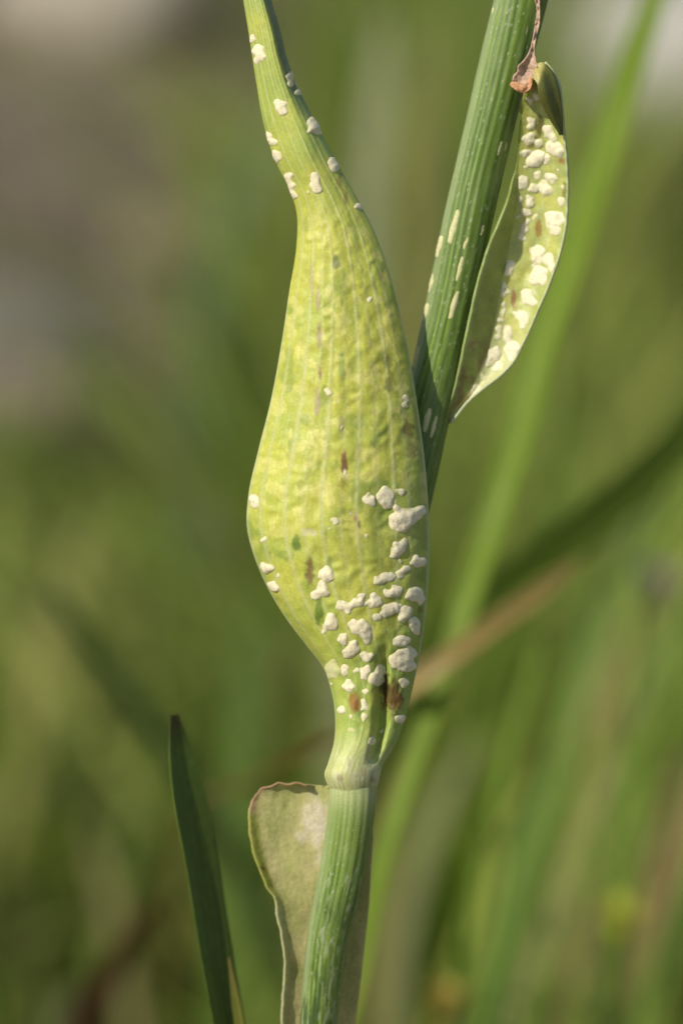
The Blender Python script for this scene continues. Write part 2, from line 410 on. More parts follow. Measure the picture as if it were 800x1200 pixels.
# ------------------------------------------------------------------ the infected plant
BASE = np.array([*(P(352, 1200, -70)[:2] + np.array([-0.006, 0.02])), 0.0])
plant = empty('infected_plant', BASE, 'sharp green plant in front with a swollen yellow leaf dotted with white blisters', 'plant')

# --- stem: upper branch, node, lower stem down to the soil
stem_tab = [  # y, centre x, z, radius
    (-330, 688, -20, 24), (-150, 643, -30, 28), (0, 610, -38, 31), (75, 591, -42, 30), (150, 573, -46, 29), (240, 552, -52, 29), (355, 528, -62, 29), (418, 514, -67, 29),
    (490, 498, -71, 28.5), (580, 478.5, -72, 28.5), (700, 450, -66, 27), (800, 430, -56, 24), (860, 420, -36, 23), (905, 414, -14, 27), (930, 413.5, -12, 27.5), (985, 407, -16, 27),
    (1040, 397, -22, 26.5), (1100, 384, -30, 24.5), (1150, 378, -38, 23), (1200, 373, -46, 22), (1330, 362, -70, 22)]
ty = [t[0] for t in stem_tab]
fx, fz, fr = (curve(list(zip(ty, [t[k] for t in stem_tab]))) for k in (1, 2, 3))
yy = np.concatenate([np.arange(-330, 0, 6.0), np.arange(0, 1210, 1.6), np.arange(1212, 1331, 6)])
C = P(fx(yy), yy, fz(yy)); R = fr(yy) * S
low = C[-1]; end = BASE + np.array([0, 0, -0.01])
tt = np.linspace(0, 1, 26)[1:]
d0 = (C[-1] - C[-3]); d0 /= np.linalg.norm(d0)
Ln = np.linalg.norm(end - low)
h1 = 2 * tt**3 - 3 * tt**2 + 1; h2 = tt**3 - 2 * tt**2 + tt; h3 = 1 - h1; h4 = tt**3 - tt**2
ext = h1[:, None] * low + (h2 * Ln)[:, None] * d0 + h3[:, None] * end + (h4 * Ln)[:, None] * np.array([0, 0, -1.0])
C = np.concatenate([C, ext]); R = np.concatenate([R, R[-1] * np.linspace(1, 1.25, 25)])
Yp = np.concatenate([yy, 1330 + tt * Ln / S])
tg = np.gradient(C, axis=0); tg /= np.linalg.norm(tg, axis=1)[:, None]
N1 = RIGHT[None] - (tg @ RIGHT)[:, None] * tg; N1 /= np.linalg.norm(N1, axis=1)[:, None]
N2 = np.cross(N1, tg)
if (N2[10] @ FWD) > 0: N2 = -N2                           # N2 looks at the camera
NC = 132
phi = np.linspace(0, 2 * math.pi, NC, endpoint=False)
PH, YY = np.meshgrid(phi, Yp)
def stem_rib(ph, y):
    wob = 0.12 * np.sin(y / 160.0) + 0.05 * np.sin(y / 47.0)
    a = 21 * (ph + wob) + 1.6 * np.sin(3 * ph)
    k = 0.35 + 1.1 * vnoise(ph * 4.7, y / 260.0, 19)
    return np.clip(0.5 + 0.5 * np.cos(a) * k, 0, 1), wob
rib, wob = stem_rib(PH, YY)
amp = 0.026 * (1 - 0.45 * sstep(930, 1100, YY)) * (1 - 0.75 * np.exp(-((YY - 912) / 16) ** 2))
rad = (1 + amp * (rib ** 0.7 - 0.5) + 0.02 * (fbm(PH * 3, YY / 22, 4) - 0.5))
V = C[:, None] + (N1[:, None] * np.cos(PH)[..., None] + N2[:, None] * np.sin(PH)[..., None]) * (R[:, None] * rad)[..., None]
g1, g2, gl = lin(80, 106, 34), lin(124, 150, 54), lin(162, 176, 122)
n1 = fbm(PH * 6, YY / 60, 11); n2 = vnoise(PH * 25, YY / 18, 12)
sc_ = g1 + (g2 - g1) * np.clip(0.9 * rib * (0.35 + n1) + 0.15 * (n2 - .5), 0, 1)[..., None]
stripe = sstep(0.62, 0.72, fbm((PH + wob) * 9, YY / 400, 15, 2))
sc_ = sc_ + (lin(134, 166, 46) - sc_) * (0.6 * stripe)[..., None]
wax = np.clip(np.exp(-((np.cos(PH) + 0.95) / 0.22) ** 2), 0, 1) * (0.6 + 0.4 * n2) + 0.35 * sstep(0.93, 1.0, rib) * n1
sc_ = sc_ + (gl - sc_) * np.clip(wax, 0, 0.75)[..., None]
speck = (hash2(np.floor(PH * 23), np.floor(YY / 3.2), 5) > 0.985) * (YY > -200)
sc_ = sc_ + (lin(190, 196, 160) - sc_) * (0.55 * speck)[..., None]
fine = vnoise((PH + wob) * 34, YY / 130, 23)
dust = sstep(.35, .7, fbm(PH * 7, YY / 30, 33)) * (0.14 + 0.10 * sstep(920, 960, YY))
sc_ = sc_ + (lin(166, 180, 116) - sc_) * dust[..., None]
sc_ = sc_ * (0.86 + 0.28 * fine)[..., None]
hair = sstep(0.80, 0.9, vnoise((PH + wob) * 17, YY / 240, 27))
sc_ = sc_ + (lin(176, 188, 136) - sc_) * (0.22 * hair)[..., None]
lowf = sstep(915, 930, YY)
patch = sstep(.45, .62, fbm(PH * 1.6, YY / 50, 29)) * sstep(1030, 1110, YY)
sc_ = sc_ + (lin(58, 82, 30) - sc_) * (0.85 * patch)[..., None]
chalk = sstep(0.60, 0.76, fbm(PH * 5, YY / 16, 21, 3)) * lowf * sstep(960, 1040, YY)
sc_ = sc_ + (lin(184, 194, 150) - sc_) * (0.38 * chalk)[..., None]
sc_ = sc_ + (lin(150, 170, 84) - sc_) * (lowf * (1 - sstep(930, 1060, YY)) * 0.45)[..., None]
sc_ = sc_ + (lin(206, 208, 150) - sc_) * (0.5 * np.exp(-((YY - 925) / 22) ** 2))[..., None]
stem = mesh_obj('stem', V, grid_faces(len(Yp), NC, True), M_STEM, plant, colors=sc_ * 0.84, origin=BASE)
stem['label'] = 'ribbed green stem with pale streaks'

def make_surf(cfun):
    """unit normals of a surface given as a function of (a, b)"""
    def f(a, b, e=0.6):
        p = cfun(a, b); da = cfun(a + e, b) - cfun(a - e, b); db = cfun(a, b + e) - cfun(a, b - e)
        nn = np.cross(db, da); nn /= np.maximum(np.linalg.norm(nn, axis=-1), 1e-12)[..., None]
        s = np.sign(-(nn @ FWD)); s[s == 0] = 1
        return p, nn * s[..., None]
    return f

RUST = lin(228, 217, 180)
def blister(lobes, surf, parent, name='blister', flat=1.0, col=RUST, step=1.1, seed=0, sx=1.0, warp=5.0):
    """one white blister: lobes of (x, y, r) in photo pixels, swelling out of a surface"""
    L = np.array(lobes, float); L[:, 2] *= 1.08; rm = L[:, 2].max()
    x0, x1 = (L[:, 0] - L[:, 2] * sx).min() - 2, (L[:, 0] + L[:, 2] * sx).max() + 2
    y0, y1 = (L[:, 1] - L[:, 2]).min() - 2, (L[:, 1] + L[:, 2]).max() + 2
    nx = max(7, int((x1 - x0) / step)); ny = max(7, int((y1 - y0) / step))
    X, Y = np.meshgrid(np.linspace(x0, x1, nx), np.linspace(y0, y1, ny))
    wx = X + (vnoise(X / 6, Y / 6, seed) - .5) * warp; wy = Y + (vnoise(X / 6 + 9, Y / 6, seed + 1) - .5) * warp
    h = np.full(X.shape, -9.0); acc = 0
    for (cx, cy, r) in L:
        q = 1 - (((wx - cx) / sx) ** 2 + (wy - cy) ** 2) / r ** 2
        hh = np.where(q > 0, np.maximum(q, 0) ** 0.55 * r * 0.28, q * r * 0.38)
        acc = acc + np.exp(np.clip(hh / (0.24 * rm + .3), -60, 60))
    h = np.log(acc) * (0.24 * rm + .3) * flat
    h = h + (fbm(X / 4, Y / 4, seed + 4) - 0.5) * 0.45 * np.clip(h, 0, 1.5)
    h = np.maximum(h, -1.6)
    p, nn = surf(X, Y)
    v = p + nn * (h * S)[..., None]
    f = grid_faces(ny, nx)
    keep = (h.ravel()[f] > -1.5).any(1)
    f = f[keep]
    used = np.unique(f); remap = -np.ones(nx * ny, int); remap[used] = np.arange(len(used))
    c = np.asarray(col)[None] * (0.86 + 0.26 * fbm(X / 5, Y / 5, seed + 7))[..., None]
    hole = sstep(0.80, 0.9, vnoise(X / 2.2, Y / 2.2, seed + 13)) * sstep(1.0, 2.5, h)
    c = c + (lin(150, 130, 96) - c) * (0.5 * hole)[..., None]
    rim = 1 - sstep(-0.3, 1.5, h)
    c = c + (lin(190, 188, 112) - c) * (0.75 * rim)[..., None]
    return mesh_obj(name, v.reshape(-1, 3)[used], remap[f], M_RUST, parent, colors=c.reshape(-1, 3)[used], origin=BASE)

# stem streaks
yf = fx
def stem_surf_raw(px, py):
    c = P(fx(py), py, fz(py)); r = fr(py)
    q = np.clip((px - fx(py)) / r, -0.985, 0.985)
    zz = np.sqrt(1 - q * q)
    slope = 0.28
    return P(fx(py) + q * r, py, fz(py) + zz * r * 1.0)
stem_surf = make_surf(stem_surf_raw)
def slant(px, py, w, h, n=4, k=-0.27):
    ys = np.linspace(-h / 2 + w / 2, h / 2 - w / 2, n)
    return [(px + y * k, py + y, w / 2 * (1 - 0.35 * abs(y) / (h / 2))) for y in ys]
for i, (x, y, w, h) in enumerate([(531, 266, 9, 40), (513, 289, 8, 28), (503, 332, 8, 26), (497, 366, 8, 24), (546, 285, 5, 17), (539, 315, 6, 30), (532, 357, 9, 36), (585, 174, 6, 20), (591, 172, 5, 16),
                                  (565, 270, 6, 17), (594, 126, 4, 16), (500, 492, 9, 30), (508, 500, 7, 28), (487, 418, 5, 26), (576, 10, 7, 26), (631, 14, 5, 12), (546, 384, 4, 22), (560, 298, 3, 12), (548, 345, 4, 14), (616, 38, 4, 18)]):
    blister(slant(x, y, w * .72, h, max(4, int(h / w * 2.2))), stem_surf, stem, 'streak', flat=1.5 if w == 8 else 0.9, col=lin(212, 206, 160), seed=i * 3 + 300, warp=1.2)

# --- the swollen leaf
Lt = [(-420, 244), (-250, 256), (-100, 272), (0, 285), (30, 290), (95, 300), (150, 310), (190, 323), (222, 339), (245, 346.5), (290, 347), (340, 339), (400, 330), (470, 317), (530, 302), (580, 291), (620, 289.5), (650, 297),
      (690, 314), (725, 335), (758, 360), (780, 377), (810, 388), (840, 392.5), (870, 391), (895, 384), (908, 380), (918, 383), (928, 389)]
Rt = [(-420, 247), (-250, 276), (-100, 300), (0, 318), (30, 327), (70, 337), (95, 346), (130, 363), (170, 384), (200, 400), (235, 420), (270, 438), (310, 453), (355, 466), (400, 476), (450, 485), (500, 492.5), (550, 498.5), (600, 502),
      (640, 503), (690, 501), (740, 496), (780, 489), (820, 480), (850, 472), (875, 462), (895, 449), (908, 445), (918, 443), (928, 439)]
fL, fR = curve(Lt), curve(Rt)
ridge = curve([(-420, .5), (-100, .62), (0, .66), (90, .68), (150, .62), (230, .5), (350, .45), (600, .47), (720, .46), (800, .42), (850, .33), (900, .42), (928, .45)])
depth = curve([(-420, .6), (0, .62), (100, .50), (200, .36), (300, .30), (450, .285), (600, .30), (700, .32), (800, .36), (850, .40), (905, .56), (928, .52)])
power = curve([(-420, 1.0), (0, .95), (100, .85), (200, .66), (350, .58), (600, .58), (800, .6), (870, .56), (928, .5)])
zmid = curve([(-420, -10), (0, 0), (200, -6), (400, -10), (600, -14), (750, -14), (850, -12), (905, -10), (928, -12)])
VEINS = [.075, .205, .315, .41, .51, .61, .715, .81, .90]
VSTR = [.8, 1, .45, 1, .4, 1, .45, 1, .6]
def vein_mask(u, y, width=0.0095):
    m = 0
    for k, (v, s) in enumerate(zip(VEINS, VSTR)):
        c = v + 0.004 * np.sin(y / 90.0 + k * 2.1) + 0.0015 * np.sin(y / 31.0 + k)
        m = np.maximum(m, s * np.exp(-((u - c) / (width * (1.0 + 60 / np.maximum(fR(y) - fL(y), 20)))) ** 2))
    return m
def pod_front(u, y, detail=True):
    m = ridge(y); W = fR(y) - fL(y)
    t = np.where(u < m, 0.5 * u / m, 0.5 + 0.5 * (u - m) / (1 - m))
    s = np.clip(np.sin(np.clip(t, 0, 1) * math.pi), 0, 1)
    z = depth(y) * W * s ** power(y)
    x = fL(y) + W * u
    fade = sstep(0.0, 0.35, s)
    if detail:
        body = sstep(150, 330, y) * (1 - sstep(820, 870, y))
        z = z + fade * (vein_mask(u, y, 0.011) * 0.7 * (1 - sstep(840, 890, y))
            + body * ((fbm(x / 17, y / 21, 31, 2) - 0.5) * 2.8 + (fbm(x / 8, y / 9, 37, 2) - 0.5) * 1.1)
            + (fbm(x / 30, y / 60, 41, 2) - 0.5) * 4 + (fbm(x / 6, y / 10, 43, 2) - .5) * 0.5)
        ve = np.array([0.0] + VEINS + [1.0]); i = np.clip(np.searchsorted(ve, u) - 1, 0, len(ve) - 2)
        uc = np.clip((u - ve[i]) / (ve[i + 1] - ve[i]), 0, 1)
        ph = hash2(i, i * 0 + 3, 5) * 6.3 + 5.0 * fbm(x / 40 + i * 7, y / 45, 47, 2)
        z = z + fade * body * 1.3 * np.sin(uc * math.pi) ** .8 * (0.5 + 0.5 * np.cos(y / 3.8 + ph * 3.4)) * 1.5 * vnoise(x / 20, y / 28, 48)
        # pleats between the main veins
        z = z - fade * 1.0 * body * (np.cos(u * 2 * math.pi * 5 + 0.6) * .5)
        # crease between neck and right-hand flap
        cx = np.interp(y, [700, 780, 850, 900], [452, 449, 447, 436])
        ga = sstep(735, 800, y) * (1 - sstep(872, 905, y))
        z = z - ga * (20 * np.exp(-((x - cx) / 7.0) ** 2) + 3 * sstep(0, 16, x - cx))
    return x, z + zmid(y)
def pod_surf_raw(px, py):
    u = np.clip((px - fL(py)) / (fR(py) - fL(py)), 0.012, 0.988)
    x, z = pod_front(u, py)
    return P(x, py, z)
pod_surf = make_surf(pod_surf_raw)
yp = np.concatenate([np.arange(-420, 0, 8.0), np.arange(0, 929, 1.5)])
th = np.linspace(0, math.pi, 190); uf = 0.5 - 0.5 * np.cos(th); uf = 0.65 * uf + 0.35 * np.linspace(0, 1, 190)
tb = np.linspace(math.pi, 0, 52)[1:-1]; ub = 0.5 - 0.5 * np.cos(tb)
UF, YF = np.meshgrid(uf, yp); xf, zf = pod_front(UF, YF)
UB, YB = np.meshgrid(ub, yp)
xb = fL(YB) + (fR(YB) - fL(YB)) * UB
zb = zmid(YB) - np.clip(np.sin(UB * math.pi), 0, 1) ** .8 * (fR(YB) - fL(YB)) * np.interp(YB, [0, 300, 600, 850, 905], [.2, .12, .12, .25, .5])
V = np.concatenate([P(xf, YF, zf), P(xb, YB, zb)], 1)
# pigments
c_y, c_g, c_o = lin(193, 194, 82), lin(158, 178, 82), lin(180, 175, 76)
nA = fbm(xf / 26, YF / 34, 51); nB = fbm(xf / 11, YF / 13, 53); nC = fbm(xf / 5, YF / 6, 57)
gmix = np.clip(0.10 + 0.85 * sstep(0.62, 0.98, UF) * sstep(430, 660, YF) + 0.6 * sstep(.9, 1, UF) + 1.3 * (nA - 0.5) + 0.55 * (1 - sstep(120, 330, YF)) + 0.5 * sstep(690, 830, YF) + .4 * (nB - .5), 0, 1)
pc = c_y + (c_g - c_y) * gmix[..., None]
pc = pc + (lin(216, 210, 116) - pc) * (0.75 * sstep(0.52, 0.68, nB) * sstep(200, 300, YF) * (1 - sstep(560, 760, YF)))[..., None]
pc = pc + (c_o - pc) * (0.55 * sstep(.42, .7, UF) * np.exp(-((YF - 640) / 110) ** 2) * nA)[..., None]
pc = pc * (0.90 + 0.20 * nC)[..., None]
fib = vnoise(UF * 170, YF / 45, 58)
pc = pc * (0.94 + 0.12 * fib)[..., None]
dk = sstep(0.60, 0.74, fbm(xf / 20 + 7, YF / 26, 61, 3)) * sstep(250, 400, YF)
pc = pc + (lin(124, 146, 62) - pc) * (0.5 * dk)[..., None]
vm = vein_mask(UF, YF, 0.0085)
pc = pc + (lin(198, 198, 134) - pc) * (0.75 * vm * (0.7 + 0.5 * nA) * (1 - 0.6 * sstep(700, 800, YF)))[..., None]
rim = sstep(0.982, 0.996, UF) * sstep(200, 300, YF) + 0.6 * (1 - sstep(0.006, 0.02, UF)) * sstep(300, 400, YF)
pc = pc + (lin(196, 206, 160) - pc) * np.clip(0.75 * rim, 0, 1)[..., None]
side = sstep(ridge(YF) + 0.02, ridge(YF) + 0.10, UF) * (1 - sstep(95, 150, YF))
pc = pc + (lin(92, 108, 66) - pc) * (0.9 * side * (.6 + .6 * nB))[..., None]  # shade on the tip side turned from the sun, painted into the colour
def spot(cx, cy, rx, ry, col, k=1.0, rag=0.5, rot=0.0):
    global pc
    dx, dy = xf - cx, YF - cy
    a, b = dx * math.cos(rot) + dy * math.sin(rot), -dx * math.sin(rot) + dy * math.cos(rot)
    d = np.sqrt((a / rx) ** 2 + (b / ry) ** 2) + (fbm(xf / 4, YF / 5, 71) - 0.5) * rag * 2
    pc = pc + (col - pc) * (k * (1 - sstep(0.55, 1.15, d)))[..., None]
GG, BR, PU = lin(108, 112, 56), lin(128, 84, 58), lin(176, 158, 118)
for a in [(455, 424, 7, 11, GG, .75), (456, 448, 7, 12, GG, .7), (478, 502, 8, 12, lin(112, 100, 48), .75), (483, 528, 7, 10, lin(112, 110, 48), .6), (394, 308, 5, 10, lin(120, 128, 74), .85), (403, 542, 4, 15, BR, .9),
          (404, 556, 2.5, 6, lin(214, 190, 168), .8), (402, 566, 6, 9, lin(150, 140, 52), .6), (347, 638, 6, 11, lin(92, 120, 44), .85), (363, 670, 6, 17, lin(120, 96, 52), .85), (374, 716, 6, 22, lin(98, 126, 48), .8), (386, 660, 4, 12, lin(120, 140, 56), .6),
          (372, 352, 3, 16, PU, .8), (374, 392, 4, 14, PU, .8), (375, 438, 3, 8, lin(140, 100, 82), .8), (371, 470, 4, 18, PU, .75), (400, 500, 4, 14, lin(170, 166, 110), .7), (365, 330, 3, 22, PU, .5), (400, 430, 5, 16, lin(150, 166, 92), .6), (416, 607, 3, 6, lin(170, 130, 110), .7), (411, 602, 2, 4, lin(200, 170, 150), .6),
          (421, 615, 2, 5, lin(120, 100, 70), .7), (362, 624, 12, 5, lin(208, 204, 150), .8), (446, 320, 3, 14, lin(160, 140, 90), .4), (398, 212, 4, 9, lin(150, 130, 80), .6), (405, 232, 3, 8, lin(130, 104, 72), .6), (358, 262, 5, 10, lin(160, 160, 80), .5),
          (455, 720, 14, 22, lin(150, 152, 56), .6), (446, 600, 18, 26, lin(140, 158, 66), .5), (436, 650, 16, 22, lin(146, 160, 66), .5), (462, 770, 9, 12, lin(110, 132, 52), .6)]:
    spot(*a)
pc = pc + (lin(208, 210, 140) - pc) * (0.6 * sstep(840, 900, YF) * (1 - sstep(.55, .8, UF)) + .25 * sstep(840, 900, YF))[..., None]
pc = pc + (lin(226, 222, 180) - pc) * (0.6 * np.exp(-((YF - 905) / 18) ** 2) * sstep(.3, .7, nB) )[..., None].clip(0, 1)
nf = vnoise(UF * 48, YF / 30, 59)
pc = pc * (1 - (0.22 * sstep(.5, .85, nf) * sstep(850, 885, YF))[..., None])
for a in [(398, 912, 4, 5, BR, .35), (426, 905, 3, 8, BR, .3), (436, 914, 5, 4, BR, .4), (409, 896, 2, 9, BR, .25)]: spot(*a)
spot(415, 823, 8, 14, lin(152, 112, 52), .85, .35); spot(418, 826, 4, 8, lin(128, 76, 30), .8, .3)
spot(459, 816, 14, 22, lin(104, 76, 42), .88, .45); spot(466, 822, 7, 12, lin(138, 100, 50), .7, .4)
spot(450, 800, 7, 18, lin(60, 52, 22), .8, .4); spot(492, 715, 4, 6, lin(130, 120, 40), .8, .4)
pcb = np.tile(lin(140, 158, 72), (len(yp), UB.shape[1], 1))
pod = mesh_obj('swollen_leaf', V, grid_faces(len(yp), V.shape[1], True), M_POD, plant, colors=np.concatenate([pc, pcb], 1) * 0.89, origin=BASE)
pod['label'] = 'swollen yellow green leaf base with white blisters and pale veins'

def cv(lobes, ox, oy, k): return [(ox + a / k, oy + b / k, c / k) for a, b, c in lobes]
B1 = [[(120, 152, 13)], [(143, 198, 22), (148, 228, 20)], [(263, 298, 14), (266, 325, 12)], [(298, 300, 15), (302, 330, 16), (294, 362, 15)], [(228, 405, 20), (235, 430, 20)], [(180, 530, 17), (195, 555, 18)],
      [(208, 600, 19), (212, 622, 14)], [(360, 480, 24), (375, 505, 20), (352, 498, 16)], [(435, 635, 18), (445, 655, 16)], [(260, 695, 18), (266, 735, 20), (276, 765, 14)], [(365, 695, 18), (370, 735, 24)], [(537, 810, 16)], [(575, 1165, 13)], [(335, 750, 7)]]
B2 = [[(349, 395, 14)], [(652, 425, 13), (652, 455, 12)], [(402, 537, 7)], [(411, 712, 9)]]
B3 = [[(60, 150, 20), (62, 172, 14), (46, 152, 10)], [(93, 308, 10)], [(105, 415, 20), (120, 425, 14)], [(153, 442, 8)], [(128, 490, 20), (142, 500, 12)], [(375, 235, 17)], [(500, 150, 20), (518, 160, 15)], [(570, 135, 30), (575, 165, 22)],
      [(630, 122, 16)], [(498, 292, 7)], [(615, 215, 22), (618, 250, 26), (650, 225, 30), (690, 205, 24), (708, 188, 15), (620, 185, 12), (660, 245, 20)], [(610, 355, 20), (625, 340, 20), (643, 318, 13)], [(695, 396, 22), (716, 393, 16)],
      [(540, 468, 15), (562, 460, 16), (595, 450, 20)], [(630, 440, 16), (652, 425, 15)], [(338, 440, 26), (350, 455, 18)], [(326, 490, 22), (330, 515, 18), (296, 525, 16)], [(400, 565, 20), (430, 572, 20), (465, 555, 22), (480, 540, 16)],
      [(515, 555, 20), (535, 545, 24)], [(585, 520, 20), (615, 505, 22)], [(670, 525, 22), (700, 515, 24), (712, 545, 13)], [(540, 612, 18)], [(575, 590, 22), (600, 575, 16), (622, 572, 16)], [(645, 600, 22), (655, 580, 18), (640, 615, 14)],
      [(688, 630, 20), (688, 655, 20)], [(355, 620, 20), (358, 645, 22), (330, 662, 10)], [(455, 645, 24), (480, 640, 20), (495, 665, 22), (500, 695, 18)], [(403, 685, 16), (406, 705, 14)], [(420, 752, 18), (445, 735, 22), (455, 720, 14)],
      [(490, 765, 18), (508, 760, 14)], [(625, 700, 22), (645, 700, 18)], [(610, 785, 24), (640, 765, 28), (665, 750, 22), (650, 800, 24), (675, 800, 14)], [(415, 810, 14), (415, 828, 10)], [(458, 822, 10)], [(493, 820, 18), (490, 845, 16)],
      [(535, 850, 26), (550, 820, 22)], [(428, 875, 20), (435, 890, 14)], [(645, 865, 18)], [(492, 900, 10)], [(488, 945, 11), (488, 965, 12)], [(490, 1000, 12)], [(398, 965, 14), (400, 980, 10)], [(628, 1010, 15), (640, 1016, 8)], [(438, 1000, 9)],
      [(522, 1095, 14)], [(342, 846, 10), (354, 872, 9)], [(217, 678, 11)], [(265, 735, 9)], [(197, 637, 9)], [(352, 262, 6)], [(430, 205, 6)], [(625, 395, 7)], [(560, 1055, 9)]]
FLAT = [[(366, 800, 24), (370, 825, 24)], [(440, 1050, 13)], [(470, 330, 6)]]
k = 0
for grp, ox, oy in ((B1, 260, 0), (B2, 280, 340), (B3, 280, 540)):
    for L in grp:
        k += 1; blister(cv(L, ox, oy, 3.3333), pod_surf, pod, seed=k * 5)
for L in FLAT:
    k += 1; blister(cv(L, 280, 540, 3.3333), pod_surf, pod, flat=0.35, col=lin(214, 212, 156), seed=k * 5)

# --- the small boat-shaped leaf beside the stem
aL = curve([(74, 633), (90, 622), (106, 615), (150, 611.5), (184, 608), (230, 606), (287, 597), (332, 588), (369, 581), (401, 575), (435, 562), (464, 547), (484, 530), (496, 523)])
aR = curve([(74, 637), (82, 645), (92, 651), (129, 658), (155, 660), (184, 663), (230, 664.5), (273, 661), (310, 651.5), (340, 640), (372, 626), (401, 613), (427, 598), (440, 585), (454, 566), (470, 547), (486, 534), (496, 526)])
aM = curve([(74, 633), (106, 615), (150, 611), (184, 606), (210, 601), (239, 594), (264, 584), (290, 573), (340, 558), (400, 545), (450, 534), (496, 520)])
zl = curve([(74, 2), (120, -18), (200, -46), (260, -58), (330, -64), (420, -66), (496, -64)])
def leaf_pt(u, y):
    """u in 0..1 lit half from the midrib to the right edge; -1..0 shaded half towards the stem"""
    x = np.where(u >= 0, aL(y) + (aR(y) - aL(y)) * u, aL(y) + (aL(y) - aM(y)) * u)
    W = aR(y) - aL(y)
    z = np.where(u >= 0, zl(y) + W * (0.06 * u + 0.26 * u ** 2.2) - 5 * np.sin(np.clip(u, 0, 1) * math.pi), zl(y) + 30 * np.abs(u) ** 1.2 * sstep(190, 270, y) * (1 - .7 * sstep(380, 490, y)))
    z = z + (fbm(x / 14, y / 16, 81, 2) - 0.5) * 5 * sstep(0.05, .4, np.abs(u)) * sstep(74, 110, y)
    return x, z
def leaf_raw(px, py):
    u = np.clip((px - aL(py)) / np.maximum(aR(py) - aL(py), 1), 0.0, 0.99)
    x, z = leaf_pt(u, py); return P(x, py, z)
leaf_surf = make_surf(leaf_raw)
yl = np.arange(74, 496.1, 1.6); ul = np.concatenate([np.linspace(-1, 0, 24)[:-1], np.linspace(0, 1, 60)])
UL, YL = np.meshgrid(ul, yl); xl, z_ = leaf_pt(UL, YL)
lA = fbm(xl / 15, YL / 18, 91); lB = fbm(xl / 5, YL / 7, 93)
lc = lin(184, 192, 112) + (lin(206, 204, 100) - lin(184, 192, 112)) * np.clip(1.6 * (lA - .3), 0, 1)[..., None]
lc = lc * (0.9 + .2 * lB)[..., None]
lc = lc + (lin(218, 218, 166) - lc) * (0.75 * sstep(370, 430, YL) * (UL > 0))[..., None]
for v in (.25, .5, .72):
    lc = lc + (lin(206, 210, 150) - lc) * (0.35 * np.exp(-((UL - v - .02 * np.sin(YL / 30)) / .02) ** 2))[..., None]
lc = lc + (lin(206, 214, 164) - lc) * (0.8 * sstep(.965, .985, UL))[..., None]
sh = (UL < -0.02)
lc = np.where(sh[..., None], lin(150, 162, 80) * (0.8 + .5 * lA)[..., None], lc)  # shade of the stem-side half painted in as a darker base
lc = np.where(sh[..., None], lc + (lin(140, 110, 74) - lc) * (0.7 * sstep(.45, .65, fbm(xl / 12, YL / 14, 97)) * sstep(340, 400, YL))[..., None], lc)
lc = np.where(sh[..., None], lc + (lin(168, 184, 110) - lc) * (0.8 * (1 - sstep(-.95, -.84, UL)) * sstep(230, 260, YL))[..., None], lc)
def lspot(cx, cy, rx, ry, col, k):
    global lc
    d = np.hypot((xl - cx) / rx, (YL - cy) / ry) + (fbm(xl / 4, YL / 4, 99) - .5)
    lc = lc + (col - lc) * (k * (1 - sstep(.5, 1.1, d)))[..., None]
lspot(632, 146, 6, 14, lin(92, 84, 36), .85); lspot(622, 162, 9, 5, lin(112, 108, 48), .8); lspot(631, 268, 5, 11, lin(160, 120, 44), .85); lspot(601, 349, 3.5, 16, lin(160, 110, 76), .85); lspot(657, 188, 4, 5, lin(170, 120, 70), .8); lspot(661, 222, 3, 10, lin(130, 120, 56), .7); lspot(628, 102, 8, 8, lin(196, 180, 110), .8)
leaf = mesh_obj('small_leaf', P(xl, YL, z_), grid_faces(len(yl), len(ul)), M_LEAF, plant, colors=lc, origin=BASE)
leaf['label'] = 'small boat shaped leaf packed with white blisters, tip curled over'
sm = leaf.modifiers.new('thickness', 'SOLIDIFY'); sm.thickness = 3.2 * S; sm.offset = -1
if True:
    # thickness must grow away from the camera
    leaf.data.update(); nz = leaf.data.polygons[5000].normal
    sm.offset = -1 if np.dot(np.array(nz), -FWD) > 0 else 1
B5 = [[(556, 398, 16)], [(522, 415, 13)], [(530, 495, 17), (532, 512, 13)], [(594, 525, 15), (605, 552, 17), (622, 570, 12)], [(512, 568, 18), (528, 562, 18)], [(560, 582, 18)], [(612, 600, 22), (635, 610, 22), (648, 622, 14)], [(500, 624, 16), (518, 620, 15)],
      [(530, 660, 20), (550, 648, 26), (566, 632, 18)], [(593, 636, 13), (595, 656, 12)], [(510, 685, 10)], [(556, 713, 15)], [(600, 720, 18), (616, 726, 16)], [(492, 735, 17), (492, 758, 16)], [(538, 772, 16), (548, 770, 14)], [(584, 764, 22), (594, 776, 18)],
      [(522, 812, 16), (520, 828, 16)], [(487, 812, 13)], [(653, 823, 15)], [(508, 865, 17)], [(545, 887, 9)], [(612, 880, 22), (640, 890, 22), (612, 912, 20), (624, 935, 18)], [(510, 905, 14), (498, 935, 16), (488, 972, 16)], [(552, 1028, 26), (556, 1058, 18)],
      [(600, 1058, 22), (612, 1085, 16)], [(566, 1105, 22), (548, 1135, 24), (575, 1138, 18)], [(440, 1080, 20), (432, 1108, 18)], [(656, 760, 7)], [(470, 880, 9)], [(640, 700, 6)]]
B6 = [[(415, 330, 12), (412, 360, 12)], [(434, 354, 10)], [(512, 358, 18), (525, 390, 22)], [(480, 455, 22), (502, 452, 20), (496, 488, 14)], [(412, 405, 13), (416, 438, 11), (404, 470, 12)], [(432, 510, 17), (434, 545, 18)], [(445, 590, 22), (460, 580, 16), (446, 622, 14)],
      [(396, 505, 12), (390, 535, 12)], [(380, 606, 24), (358, 640, 18)], [(400, 652, 16), (385, 670, 12)], [(298, 748, 18), (286, 772, 12)], [(335, 705, 10)], [(545, 250, 10)], [(560, 440, 6)]]
